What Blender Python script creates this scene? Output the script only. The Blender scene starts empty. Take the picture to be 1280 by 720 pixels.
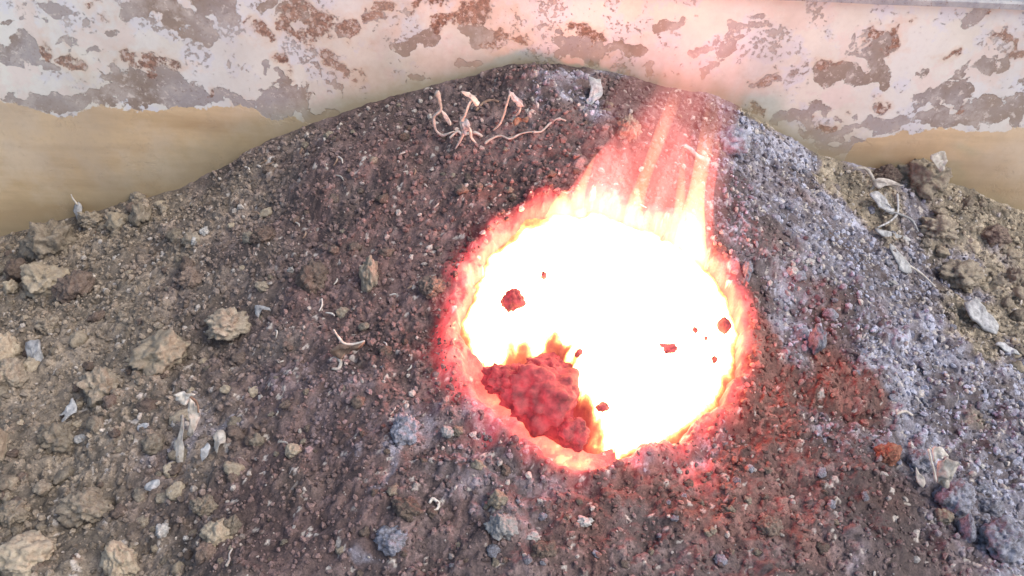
import bpy, bmesh, math, random
import numpy as np
from mathutils import Vector, Matrix, noise as mnoise

random.seed(7)
rng = np.random.default_rng(11)
scene = bpy.context.scene
COL = scene.collection

# ------------------------------------------------------------------ camera
CAM_H, PITCH, ROLL = 1.0, math.radians(38), math.radians(2.3)
HFOV = math.radians(60)
FPX = 640 / math.tan(HFOV / 2)
r0 = Vector((1, 0, 0)); u0 = Vector((0, math.sin(PITCH), math.cos(PITCH)))
FW = Vector((0, math.cos(PITCH), -math.sin(PITCH)))
RT = r0 * math.cos(ROLL) + u0 * math.sin(ROLL)
UP = -r0 * math.sin(ROLL) + u0 * math.cos(ROLL)
CP = Vector((0, 0, CAM_H))
cd = bpy.data.cameras.new('camera'); cam = bpy.data.objects.new('camera', cd); COL.objects.link(cam)
cd.sensor_width = 36; cd.angle = HFOV; cd.clip_start = 0.02; cd.clip_end = 2000
mw = Matrix((RT, UP, -FW)).transposed().to_4x4(); mw.translation = CP
cam.matrix_world = mw
scene.camera = cam

# ------------------------------------------------------------------ light
SUN_EL, SUN_AZ = math.radians(50), math.radians(112)      # azimuth clockwise from +y: from the right, a little in front
world = bpy.data.worlds.new('World'); scene.world = world; world.use_nodes = True
wn = world.node_tree
sky = wn.nodes.new('ShaderNodeTexSky'); sky.sky_type = 'NISHITA'; sky.sun_disc = False
sky.sun_elevation = SUN_EL; sky.sun_rotation = SUN_AZ; sky.dust_density = 3.0; sky.ozone_density = 1.0
wn.links.new(sky.outputs[0], wn.nodes['Background'].inputs[0])
wn.nodes['Background'].inputs[1].default_value = 0.15
sl = bpy.data.lights.new('sun', 'SUN'); sl.energy = 1.2; sl.angle = math.radians(40); sl.color = (1, 0.95, 0.88)
so = bpy.data.objects.new('sun', sl); COL.objects.link(so)
sdir = Vector((math.sin(SUN_AZ) * math.cos(SUN_EL), math.cos(SUN_AZ) * math.cos(SUN_EL), math.sin(SUN_EL)))
so.rotation_euler = sdir.to_track_quat('Z', 'Y').to_euler(); so.location = sdir * 20
vs = scene.view_settings
vs.view_transform = 'Standard'; vs.look = 'None'; vs.gamma = 1; vs.use_curve_mapping = False
vs.exposure = 0.58
scene.cycles.max_bounces = 6; scene.cycles.diffuse_bounces = 3; scene.cycles.transparent_max_bounces = 16
scene.cycles.volume_bounces = 0; scene.cycles.volume_step_rate = 2.0; scene.cycles.volume_max_steps = 48

# ------------------------------------------------------------------ projection and noise helpers
def ray(px, py):
    return FW + RT * ((px - 640) / FPX) + UP * ((360 - py) / FPX)
def at(px, py, Y):
    d = ray(px, py); return CP + d * (Y / d.y)
def at_z(px, py, z):
    d = ray(px, py); return CP + d * ((z - CAM_H) / d.z)
def project(P):
    q = P - np.array(CP); zc = q @ np.array(FW)
    return 640 + FPX * (q @ np.array(RT)) / zc, 360 - FPX * (q @ np.array(UP)) / zc

def hsh(ix, iy, seed):
    h = (ix.astype(np.int64) * 374761393 + iy.astype(np.int64) * 668265263 + seed * 1442695041) & 0xffffffff
    h = ((h ^ (h >> 13)) * 1274126177) & 0xffffffff
    h = ((h ^ (h >> 16)) * 2246822519) & 0xffffffff
    return ((h ^ (h >> 15)) & 0xffffff) / float(0x1000000)
def vn(x, y, s, seed):
    x = x / s; y = y / s
    ix = np.floor(x); iy = np.floor(y); fx = x - ix; fy = y - iy
    fx = fx * fx * fx * (fx * (fx * 6 - 15) + 10); fy = fy * fy * fy * (fy * (fy * 6 - 15) + 10)
    a = hsh(ix, iy, seed); b = hsh(ix + 1, iy, seed); c = hsh(ix, iy + 1, seed); d = hsh(ix + 1, iy + 1, seed)
    return (a + (b - a) * fx) * (1 - fy) + (c + (d - c) * fx) * fy - 0.5
def fbm(x, y, s, seed, oct=4, gain=0.55):
    t = 0; a = 1.0
    for k in range(oct):
        t = t + a * vn(x + 3.1 * k, y - 1.7 * k, s, seed + k); a *= gain; s *= 0.5
    return t
def pebbles(x, y, cell, seed, fill=0.6, rmin=.22, rmax=.62):
    wx = x + fbm(x, y, cell * .8, seed + 50, 2) * cell * .85; wy = y + fbm(x, y, cell * .8, seed + 57, 2) * cell * .85
    ix = np.floor(wx / cell); iy = np.floor(wy / cell)
    best = np.zeros_like(x); idr = np.full_like(x, -1.0)
    for dx in (-1, 0, 1):
        for dy in (-1, 0, 1):
            jx = ix + dx; jy = iy + dy
            cx = (jx + .15 + .7 * hsh(jx, jy, seed)) * cell; cy = (jy + .15 + .7 * hsh(jx, jy, seed + 1)) * cell
            r = cell * (rmin + (rmax - rmin) * hsh(jx, jy, seed + 2) ** 2)
            on = hsh(jx, jy, seed + 3) < fill
            h = np.sqrt(np.maximum(0, r * r - (wx - cx) ** 2 - (wy - cy) ** 2)) * on
            m = h > best
            best = np.where(m, h, best); idr = np.where(m, hsh(jx, jy, seed + 4), idr)
    return best, idr
def sstep(a, b, x):
    t = np.clip((x - a) / (b - a), 0, 1); return t * t * (3 - 2 * t)

# ------------------------------------------------------------------ object helpers
def tag(o, label=None, cat=None, group=None, kind=None):
    if label: o['label'] = label
    if cat: o['category'] = cat
    if group: o['group'] = group
    if kind: o['kind'] = kind
    return o
def link_mesh(name, verts, faces, mat, parent=None, loc=(0, 0, 0), smooth=True):
    me = bpy.data.meshes.new(name)
    me.from_pydata([tuple(v) for v in verts], [], faces)
    if mat: me.materials.append(mat)
    if smooth: me.polygons.foreach_set('use_smooth', [True] * len(me.polygons))
    me.update()
    o = bpy.data.objects.new(name, me); COL.objects.link(o); o.location = loc
    if parent: o.parent = parent
    return o
def big_mesh(name, V, F, mat, smooth=True):
    """numpy verts Nx3 and faces MxK"""
    me = bpy.data.meshes.new(name); k = F.shape[1]
    me.vertices.add(len(V)); me.vertices.foreach_set('co', V.astype(np.float32).ravel())
    me.loops.add(F.size); me.loops.foreach_set('vertex_index', F.astype(np.int32).ravel())
    me.polygons.add(len(F)); me.polygons.foreach_set('loop_start', np.arange(0, F.size, k, dtype=np.int32))
    me.polygons.foreach_set('use_smooth', np.full(len(F), smooth))
    me.update(calc_edges=True); me.validate()
    me.materials.append(mat)
    o = bpy.data.objects.new(name, me); COL.objects.link(o)
    return o
def attr_col(me, name, C):
    a = me.attributes.new(name, 'FLOAT_COLOR', 'POINT')
    a.data.foreach_set('color', np.concatenate([C, np.ones((len(C), 1))], 1).astype(np.float32).ravel())
def attr_f(me, name, f):
    a = me.attributes.new(name, 'FLOAT', 'POINT'); a.data.foreach_set('value', f.astype(np.float32).ravel())
def grid_faces(nx, ny):
    i = np.arange(nx * ny).reshape(ny, nx)
    return np.stack([i[:-1, :-1], i[:-1, 1:], i[1:, 1:], i[1:, :-1]], -1).reshape(-1, 4)
def empty(name, loc):
    o = bpy.data.objects.new(name, None); o.empty_display_size = .02; COL.objects.link(o); o.location = loc; return o

# ------------------------------------------------------------------ node helpers
def new_mat(name):
    m = bpy.data.materials.new(name); m.use_nodes = True
    nt = m.node_tree; b = nt.nodes['Principled BSDF']
    return m, nt, b
def N(nt, typ, **kw):
    n = nt.nodes.new(typ)
    for k, v in kw.items():
        if k in n.inputs: n.inputs[k].default_value = v
        else: setattr(n, k, v)
    return n
def L(nt, a, b): nt.links.new(a, b)
def math_n(nt, op, a, b=None, c=None, clamp=False):
    n = nt.nodes.new('ShaderNodeMath'); n.operation = op; n.use_clamp = clamp
    for i, v in enumerate((a, b, c)):
        if v is None: continue
        if isinstance(v, (int, float)): n.inputs[i].default_value = v
        else: nt.links.new(v, n.inputs[i])
    return n.outputs[0]
def mix_c(nt, f, a, b, typ='MIX'):
    n = nt.nodes.new('ShaderNodeMix'); n.data_type = 'RGBA'; n.blend_type = typ
    for i, v in ((0, f), (6, a), (7, b)):
        if isinstance(v, (int, float)): n.inputs[i].default_value = v
        elif isinstance(v, tuple): n.inputs[i].default_value = (*v, 1) if len(v) == 3 else v
        else: nt.links.new(v, n.inputs[i])
    return n.outputs[2]
def ramp(nt, f, stops):
    n = nt.nodes.new('ShaderNodeValToRGB'); e = n.color_ramp.elements
    while len(e) < len(stops): e.new(0.5)
    for i, (p, c) in enumerate(stops):
        e[i].position = p; e[i].color = (*c, 1)
    nt.links.new(f, n.inputs[0]); return n.outputs[0]
def sharp(nt, f, lo, hi):
    n = nt.nodes.new('ShaderNodeMapRange'); n.clamp = True
    n.inputs[1].default_value = lo; n.inputs[2].default_value = hi
    nt.links.new(f, n.inputs[0]); return n.outputs[0]

def soil_mat(name, dark, light, scale=90, rough=.9, bump=.6, speck=None, emit=None):
    m, nt, b = new_mat(name)
    tc = N(nt, 'ShaderNodeTexCoord'); oi = N(nt, 'ShaderNodeObjectInfo')
    n1 = N(nt, 'ShaderNodeTexNoise', Scale=scale, Detail=6.0, Roughness=.65); L(nt, tc.outputs['Object'], n1.inputs['Vector'])
    n2 = N(nt, 'ShaderNodeTexNoise', Scale=scale * 5, Detail=4.0, Roughness=.7); L(nt, tc.outputs['Object'], n2.inputs['Vector'])
    c = mix_c(nt, sharp(nt, n1.outputs[0], .36, .64), dark, light)
    if speck:
        c = mix_c(nt, math_n(nt, 'MULTIPLY', sharp(nt, n2.outputs[0], .58, .66), .7), c, speck)
    hv = N(nt, 'ShaderNodeHueSaturation'); L(nt, c, hv.inputs['Color'])
    L(nt, math_n(nt, 'MULTIPLY_ADD', oi.outputs['Random'], .5, .75), hv.inputs['Value'])
    L(nt, hv.outputs[0], b.inputs['Base Color']); b.inputs['Roughness'].default_value = rough
    h = math_n(nt, 'ADD', n1.outputs[0], math_n(nt, 'MULTIPLY', n2.outputs[0], .5))
    bp = N(nt, 'ShaderNodeBump', Strength=bump, Distance=.004); L(nt, h, bp.inputs['Height']); L(nt, bp.outputs[0], b.inputs['Normal'])
    if emit:
        (e0, e1, s) = emit
        L(nt, mix_c(nt, sharp(nt, n1.outputs[0], .35, .65), e0, e1), b.inputs['Emission Color']); b.inputs['Emission Strength'].default_value = s
    return m

# ------------------------------------------------------------------ shape of the mound (control points: photo position -> place)
WALL_Y = 1.6
contact = [(-260, 340), (-120, 312), (0, 292), (100, 268), (200, 245), (300, 195), (385, 155), (450, 130), (540, 105), (640, 84), (700, 84),
           (770, 95), (850, 112), (905, 122), (950, 155), (1010, 185), (1080, 207), (1180, 228), (1280, 265), (1420, 300), (1560, 330)]
ctrl = [at(px, py, WALL_Y) for px, py in contact]
for px, py, z in [(640, 250, .19), (500, 260, .15), (860, 260, .185), (760, 410, .105), (600, 410, .10), (920, 410, .10), (760, 560, .05), (640, 720, .02),
                  (900, 720, .015), (400, 400, .05), (400, 560, .02), (380, 720, -.01), (200, 380, -.03), (200, 560, -.05), (150, 720, -.08), (0, 420, -.09), (0, 560, -.10), (-60, 720, -.12),
                  (1000, 300, .13), (1080, 400, .075), (1100, 560, .03), (1060, 720, .0), (1180, 340, .0), (1250, 400, -.02), (1280, 520, -.01), (1230, 640, -.005), (1300, 720, -.02),
                  (1400, 500, -.08), (1400, 720, -.09), (-200, 500, -.13)]:
    ctrl.append(at_z(px, py, z))
for x in (-1.0, -.5, 0, .5, 1.0):
    ctrl.append(Vector((x, .42, -.06 if abs(x) < .6 else -.13)))
P = np.array([(c.x, c.y) for c in ctrl]); Z = np.array([c.z for c in ctrl])
def tps(r2): return np.where(r2 > 1e-12, r2 * np.log(np.maximum(r2, 1e-12)), 0)
n = len(P)
A = np.zeros((n + 3, n + 3))
A[:n, :n] = tps(((P[:, None] - P[None]) ** 2).sum(-1)) + np.eye(n) * 2e-3
A[:n, n] = 1; A[:n, n + 1:] = P; A[n, :n] = 1; A[n + 1:, :n] = P.T
W = np.linalg.solve(A, np.concatenate([Z, np.zeros(3)]))
GROUND_Z = -0.22
def base_z(x, y):
    out = W[n] + W[n + 1] * x + W[n + 2] * y
    for i in range(n):
        out = out + W[i] * tps((x - P[i, 0]) ** 2 + (y - P[i, 1]) ** 2)
    e = sstep(1.18, 1.5, np.abs(x)); e = np.maximum(e, 1 - sstep(.22, .5, y))
    return out * (1 - e) + (GROUND_Z - .03) * e
T = np.linspace(.5, 2.9, 700)
def gp(px, py):
    """point of the mound seen at that place of the photo"""
    d = ray(px, py); x = CP.x + d.x * T; y = CP.y + d.y * T; z = CP.z + d.z * T
    below = (z < base_z(x, y)) & (y < WALL_Y)
    i = int(np.argmax(below)) if below.any() else int(np.argmin(np.abs(y - WALL_Y + .01)))
    t0, t1 = T[max(i - 1, 0)], T[i]
    for _ in range(12):
        tm = (t0 + t1) / 2
        if CP.z + d.z * tm < base_z(np.array([d.x * tm]), np.array([d.y * tm]))[0]: t1 = tm
        else: t0 = tm
    return CP + d * t1
def ppm(p): return FPX / (p - CP).dot(FW)          # photo pixels per metre there

hole_px = [(690, 256), (740, 250), (800, 266), (850, 290), (882, 316), (908, 345), (925, 385), (932, 430), (918, 480), (890, 512), (850, 540), (800, 563), (768, 574),
           (745, 585), (700, 578), (650, 552), (615, 520), (592, 485), (578, 440), (574, 395), (585, 350), (605, 315), (635, 285), (660, 265)]
HOLE = np.array([gp(*p)[:2] for p in hole_px])
pocket_px = [(757, 562), (738, 525), (714, 495), (694, 455), (655, 448), (612, 462), (588, 440), (560, 470), (600, 560), (700, 610), (757, 600)]
POCKET = np.array([gp(*p)[:2] for p in pocket_px])
def sdf(poly, x, y):
    """signed distance, negative inside"""
    d = np.full(x.shape, 1e9); ins = np.zeros(x.shape, bool)
    for i in range(len(poly)):
        ax, ay = poly[i]; bx, by = poly[(i + 1) % len(poly)]
        ex, ey = bx - ax, by - ay; t = np.clip(((x - ax) * ex + (y - ay) * ey) / (ex * ex + ey * ey), 0, 1)
        d = np.minimum(d, (x - ax - t * ex) ** 2 + (y - ay - t * ey) ** 2)
        if by != ay:
            c = ((ay > y) != (by > y)) & (x < (bx - ax) * (y - ay) / (by - ay) + ax); ins ^= c
    d = np.sqrt(d); return np.where(ins, -d, d)

# ------------------------------------------------------------------ zones of soil (colours of the earth, ash and burnt crust, red firelight painted in)
def line_side(px, py, pts):
    """x distance right of a polyline given as x over y"""
    ys = [p[1] for p in pts]; xs = [p[0] for p in pts]
    return px - np.interp(py, ys, xs)
ASH_IN = [(890, 120), (905, 200), (960, 300), (1030, 400), (1075, 480), (1130, 560), (1180, 640), (1240, 720)]
ASH_OUT = [(930, 140), (1040, 195), (1100, 240), (1150, 310), (1205, 400), (1265, 480), (1330, 560), (1420, 720)]
spots = [(725, 115, 45, 38, .9), (505, 535, 40, 45, .55), (470, 575, 30, 22, .5), (490, 672, 34, 24, .7), (250, 530, 50, 30, .3), (800, 585, 60, 20, .6), (935, 320, 16, 30, .7),
         (1170, 690, 90, 30, .35), (640, 600, 60, 40, .25), (560, 560, 40, 40, .4), (900, 545, 30, 26, .45), (400, 500, 60, 40, .15)]
def zones(px, py, x, y):
    j = fbm(x, y, .09, 71, 4) * 130
    qx, qy = px + j, py + fbm(x, y, .09, 91, 4) * 90
    beige = 1 - sstep(110, 430, qx + (qy - 420) * .12)
    ash = sstep(-40, 70, line_side(qx, qy, ASH_IN)) * (1 - sstep(-30, 50, line_side(qx, qy, ASH_OUT)))
    far = sstep(-20, 60, line_side(qx, qy, ASH_OUT)) * (1 - sstep(600, 760, qy))
    sp = np.zeros_like(px)
    for cx, cy, rx, ry, s in spots:
        sp = np.maximum(sp, s * (1 - sstep(.4, 1.2, np.sqrt(((qx - cx) / rx) ** 2 + ((qy - cy) / ry) ** 2))))
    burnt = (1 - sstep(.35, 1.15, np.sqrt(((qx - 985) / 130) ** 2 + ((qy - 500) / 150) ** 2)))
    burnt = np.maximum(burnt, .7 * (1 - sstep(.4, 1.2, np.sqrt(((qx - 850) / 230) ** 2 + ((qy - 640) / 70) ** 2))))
    burnt = np.maximum(burnt, .3 * (1 - sstep(.4, 1.4, np.sqrt(((qx - 590) / 210) ** 2 + ((qy - 330) / 210) ** 2))))  # red firelight spill painted into the soil left of the pit
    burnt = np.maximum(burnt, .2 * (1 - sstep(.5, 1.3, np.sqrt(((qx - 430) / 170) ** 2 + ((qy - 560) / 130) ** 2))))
    return beige, np.maximum(ash * .95, sp), far, burnt
def soil_colour(px, py, x, y, tone, r2):
    """tone 0..1 random per crumb; r2 second random"""
    beige, ash, far, burnt = zones(px, py, x, y)
    c = np.empty(x.shape + (3,)); c[:] = (.152, .109, .103)
    def blend(w, col):
        nonlocal c
        c = c * (1 - w[..., None]) + np.array(col) * w[..., None]
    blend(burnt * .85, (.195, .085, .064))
    blend(np.clip(beige, 0, 1) * .9, (.225, .187, .142))
    blend(np.clip(far, 0, 1) * .9, (.33, .28, .205))
    aw = np.clip(ash * (.08 + 1.08 * tone), 0, 1)
    blend(aw, (.285, .29, .345))
    t = .48 + 1.1 * tone ** 1.4
    c = c * t[..., None]
    pale = np.clip((r2 - (.925 - .07 * ash - .03 * far)) / .02, 0, 1) * .8
    blend(pale, (.52, .47, .42))
    return c

# ------------------------------------------------------------------ mound mesh
GX0, GX1, GY0, GY1, STEP = -1.32, 1.32, .40, WALL_Y + .012, .0023
xs = np.arange(GX0, GX1, STEP); ys = np.arange(GY0, GY1, STEP)
X, Y = np.meshgrid(xs, ys)
# base evaluated on a coarse grid then interpolated
cxs = np.linspace(GX0 - .02, GX1 + .02, 180); cys = np.linspace(GY0 - .02, GY1 + .02, 110)
CX, CY = np.meshgrid(cxs, cys); CB = base_z(CX, CY)
def lerp_grid(G, x, y, x0, y0, dx, dy):
    fx = np.clip((x - x0) / dx, 0, G.shape[1] - 1.001); fy = np.clip((y - y0) / dy, 0, G.shape[0] - 1.001)
    i = fx.astype(int); j = fy.astype(int); fx = fx - i; fy = fy - j
    return (G[j, i] * (1 - fx) + G[j, i + 1] * fx) * (1 - fy) + (G[j + 1, i] * (1 - fx) + G[j + 1, i + 1] * fx) * fy
def bz(x, y): return lerp_grid(CB, x, y, cxs[0], cys[0], cxs[1] - cxs[0], cys[1] - cys[0])
B = bz(X, Y)
PX, PY = project(np.stack([X.ravel(), Y.ravel(), B.ravel()], 1)); PX = PX.reshape(X.shape); PY = PY.reshape(X.shape)
edge_n = fbm(X, Y, .035, 5, 3) * .014
HD = sdf(HOLE, X, Y) + edge_n
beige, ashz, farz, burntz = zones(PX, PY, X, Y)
p1, i1 = pebbles(X, Y, .034, 100, .42, .2, .55)
p2, i2 = pebbles(X, Y, .016, 200, .55)
p3, i3 = pebbles(X, Y, .0085, 300, .75, .3, .65)
rough = .7 + .5 * np.clip(beige + farz, 0, 1)
big = fbm(X, Y, .16, 31, 3) * .030 + fbm(X, Y, .05, 41, 4) * .013
dust = .25 + .75 * sstep(-.22, .16, fbm(X, Y, .10, 555, 4)); p2 = p2 * dust; p3 = p3 * (.3 + .7 * dust)
relief = big + (p1 * .55 * rough + p2 * .6 + p3 * .6 + fbm(X, Y, .012, 61, 3) * .0035)
wallfade = sstep(0, .05, WALL_Y - Y)
PKD = sdf(POCKET, X, Y) + fbm(X, Y, .03, 801, 3) * .02
LEDGE = (1 - sstep(.0, .02, PKD)) * (1 - sstep(-.004, .006, HD))
pit = 1 - sstep(-.028, .002, HD + .034 * (1 - sstep(.0, .02, PKD)))
lip = np.exp(-((HD - .018) / .018) ** 2) * .011 * (HD > -.01)
HZ = B + relief * (.35 + .65 * wallfade) * (1 - .75 * LEDGE) + lip - pit * .10 - LEDGE * .016
tone = np.where(i3 >= 0, i3, .35); tone = np.where(p2 * .6 > p3 * .6 + .0005, np.where(i2 >= 0, i2, .4), tone); tone = np.where(p1 * .55 > .004, .5 * tone + .5 * np.maximum(i1, 0), tone)
tone = np.clip((tone - .4) * (.35 + .65 * dust) + .4 + fbm(X, Y, .03, 88, 3) * .5 + fbm(X, Y, .13, 89, 4) * .5, 0, 1)
r2 = np.where((p3 > .0008) & (i3 >= 0), (i3 * 7.31) % 1.0, 0)
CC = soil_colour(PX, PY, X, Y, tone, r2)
# emission of the crust: hot pit wall, and a lens halo painted round it
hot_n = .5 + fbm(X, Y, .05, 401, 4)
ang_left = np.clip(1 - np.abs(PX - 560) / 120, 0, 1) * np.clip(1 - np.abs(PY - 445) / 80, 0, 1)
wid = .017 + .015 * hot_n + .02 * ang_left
heat_halo = np.exp(-np.maximum(HD, 0) / wid) * (.6 + .5 * hot_n) * (.7 + .35 * tone)  # pink lens halo round the rim, put in as crust emission
heat_halo = np.where(HD < 0, np.maximum(heat_halo, np.where(LEDGE > .2, .50 + .25 * fbm(X, Y, .04, 402, 3), .66)), heat_halo)
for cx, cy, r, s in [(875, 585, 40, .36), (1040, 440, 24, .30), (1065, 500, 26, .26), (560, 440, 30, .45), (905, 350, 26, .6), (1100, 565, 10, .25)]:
    heat_halo = np.maximum(heat_halo, s * np.exp(-(((PX - cx) / r) ** 2 + ((PY - cy) / (r * .7)) ** 2)) * (.3 + 1.1 * tone) * np.clip(hot_n * 1.6, 0, 1))
heat_halo = np.clip(heat_halo, 0, 1)

def mound_material(name):
    m, nt, b = new_mat(name)
    a = N(nt, 'ShaderNodeAttribute', attribute_name='soil'); h = N(nt, 'ShaderNodeAttribute', attribute_name='ember_glow')
    tc = N(nt, 'ShaderNodeTexCoord')
    n1 = N(nt, 'ShaderNodeTexNoise', Scale=330.0, Detail=5.0, Roughness=.7); L(nt, tc.outputs['Object'], n1.inputs['Vector'])
    n2 = N(nt, 'ShaderNodeTexNoise', Scale=60.0, Detail=5.0, Roughness=.6); L(nt, tc.outputs['Object'], n2.inputs['Vector'])
    v = math_n(nt, 'MULTIPLY', math_n(nt, 'MULTIPLY_ADD', sharp(nt, n1.outputs[0], .3, .7), .9, .55), math_n(nt, 'MULTIPLY_ADD', n2.outputs[0], .8, .6))
    hv = N(nt, 'ShaderNodeHueSaturation'); L(nt, a.outputs['Color'], hv.inputs['Color']); L(nt, v, hv.inputs['Value'])
    L(nt, hv.outputs[0], b.inputs['Base Color'])
    b.inputs['Roughness'].default_value = .72; b.inputs['Specular IOR Level'].default_value = .45
    bp = N(nt, 'ShaderNodeBump', Strength=.8, Distance=.003); L(nt, n1.outputs[0], bp.inputs['Height']); L(nt, bp.outputs[0], b.inputs['Normal'])
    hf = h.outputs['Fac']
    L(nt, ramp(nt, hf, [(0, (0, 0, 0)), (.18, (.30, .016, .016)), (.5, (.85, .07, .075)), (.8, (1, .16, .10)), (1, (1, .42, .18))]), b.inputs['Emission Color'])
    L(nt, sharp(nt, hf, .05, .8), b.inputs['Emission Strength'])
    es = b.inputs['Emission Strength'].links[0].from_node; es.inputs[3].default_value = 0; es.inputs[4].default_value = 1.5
    return m
M_mound = mound_material('scorched_earth')
V = np.stack([X.ravel(), Y.ravel(), HZ.ravel()], 1)
mound = big_mesh('earth_mound', V, grid_faces(len(xs), len(ys)), M_mound)
attr_col(mound.data, 'soil', CC.reshape(-1, 3)); attr_f(mound.data, 'ember_glow', heat_halo.ravel())
tag(mound, kind='structure')
def hz(x, y):
    return float(lerp_grid(HZ, np.array([x]), np.array([y]), xs[0], ys[0], STEP, STEP)[0])

# ground round it
gm = soil_mat('pale_concrete', (.55, .56, .58), (.66, .67, .70), 3, .9, .1)
S = 400
g = link_mesh('ground', [(-S, -S, GROUND_Z), (S, -S, GROUND_Z), (S, S, GROUND_Z), (-S, S, GROUND_Z)], [(0, 1, 2, 3)], gm, smooth=False)
tag(g, kind='structure')

# ------------------------------------------------------------------ steel wall with peeling paint
ZT = at(1215, 3, WALL_Y).z
wx = np.arange(-2.2, 2.2, .0045); wz = np.arange(GROUND_Z - .02, ZT, .0045)
WX, WZ = np.meshgrid(wx, wz)
WYY = WALL_Y + fbm(WX, WZ, .5, 601, 3) * .012
def wp(px, py):
    q = at(px, py, WALL_Y); return q.x, q.z
def sizes(px, py, rx, ry):
    x0, z0 = wp(px, py); x1, _ = wp(px + rx, py); _, z1 = wp(px, py - ry)
    return x0, z0, abs(x1 - x0), abs(z1 - z0)
bare = [(28, 127, 22, 7), (100, 128, 22, 9), (170, 130, 40, 6), (280, 128, 20, 5), (74, 10, 20, 7), (20, 25, 7, 4), (44, 26, 10, 3), (106, 30, 6, 8), (30, 62, 30, 20), (10, 66, 20, 16), (62, 80, 14, 10), (128, 66, 9, 9), (84, 56, 13, 5),
        (200, 108, 52, 26), (150, 119, 48, 10), (245, 124, 25, 11), (120, 122, 16, 7), (62, 131, 32, 14), (5, 118, 12, 7), (356, 125, 27, 26), (300, 124, 24, 5), (388, 140, 36, 12),
        (242, 36, 26, 17), (215, 24, 22, 12), (185, 10, 36, 14), (262, 14, 24, 16), (322, 9, 24, 11), (362, 14, 16, 18), (293, 84, 5, 5), (332, 89, 4, 6), (410, 95, 6, 12),
        (519, 50, 35, 10), (462, 28, 18, 8), (435, 40, 10, 13), (613, 44, 22, 8), (714, 60, 34, 15), (775, 62, 20, 12), (808, 91, 13, 9), (831, 34, 15, 8), (670, 33, 7, 4),
        (929, 29, 22, 8), (900, 47, 10, 7), (918, 50, 8, 5), (964, 97, 16, 6), (1018, 90, 20, 10), (1065, 98, 56, 14), (1100, 88, 26, 14), (1078, 67, 24, 9), (1068, 42, 7, 5), (1100, 60, 18, 9),
        (995, 143, 17, 12), (1025, 137, 13, 8), (1051, 141, 9, 6), (1098, 134, 12, 6), (1038, 166, 22, 14), (1058, 183, 22, 9), (1092, 158, 28, 10), (1125, 156, 22, 7),
        (1236, 87, 18, 10), (1216, 17, 20, 8), (1186, 121, 32, 15), (1172, 148, 26, 11), (1236, 144, 56, 16), (1275, 128, 26, 18), (880, 60, 18, 10), (870, 88, 16, 5), (1010, 165, 14, 6), (150, 45, 12, 6),
        (534, 94, 11, 4), (593, 79, 10, 6), (514, 90, 6, 3), (760, 108, 16, 12), (905, 65, 20, 12), (1205, 92, 9, 7), (1255, 50, 7, 9)]
rusty = [(129, 15, 8, 7), (69, 64, 7, 13), (102, 79, 11, 13), (190, 76, 30, 9), (347, 75, 7, 9), (322, 44, 16, 5), (302, 34, 5, 5), (398, 36, 32, 26), (425, 85, 8, 7), (509, 13, 5, 4), (477, 12, 6, 5),
         (532, 4, 16, 5), (462, 27, 15, 7), (437, 38, 9, 11), (552, 33, 24, 14), (593, 22, 32, 18), (640, 48, 13, 8), (717, 41, 24, 8), (734, 70, 8, 4), (445, 92, 13, 8), (1105, 43, 6, 12),
         (954, 139, 10, 8), (1177, 70, 9, 4), (1255, 57, 9, 12), (1098, 132, 10, 7), (1018, 86, 14, 6), (1233, 20, 7, 4), (1110, 60, 10, 7), (964, 97, 10, 5), (362, 10, 10, 10), (275, 122, 6, 5), (1025, 152, 8, 5), (1192, 137, 8, 4)]
def blob_field(lst):
    f = np.full(WX.shape, -3.0)
    QX = WX + fbm(WX, WZ, .045, 911, 4) * .055; QZ = WZ + fbm(WX, WZ, .045, 931, 4) * .032
    for b_ in lst:
        x0, z0, rx, rz = sizes(b_[0], b_[1], b_[2] * .92, b_[3] * .92)
        d = np.sqrt(((QX - x0) / rx) ** 2 + ((QZ - z0) / rz) ** 2)
        k = min(rx, rz) / .02
        f = np.maximum(f, (1 - d) * min(1.0, max(.45, k)))
    return f
F_bare = np.maximum(blob_field(bare), -1.2); F_rust = np.maximum(blob_field(rusty), -1.2)
tb = [(-200, 118), (0, 126), (40, 135), (75, 147), (95, 141), (120, 130), (150, 136), (180, 139), (215, 136), (265, 133), (300, 131), (320, 139), (340, 150), (370, 146), (383, 152), (390, 168), (402, 190)]
tb2 = [(1040, 240), (1055, 198), (1066, 180), (1085, 172), (1130, 166), (1180, 160), (1230, 163), (1280, 160), (1480, 166)]
def bound(pts):
    q = [wp(*p) for p in pts]; qx = [p[0] for p in q]; qz = [p[1] for p in q]
    return np.interp(WX, qx, qz)
mid_x = wp(700, 100)[0]
F_tan = np.where(WX < mid_x, np.where(WX < wp(402, 190)[0], bound(tb) - WZ, -.05), np.where(WX > wp(1040, 200)[0], bound(tb2) - WZ, -.05)) / .03
F_tan = np.clip(F_tan, -1.5, 1.5)
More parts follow.
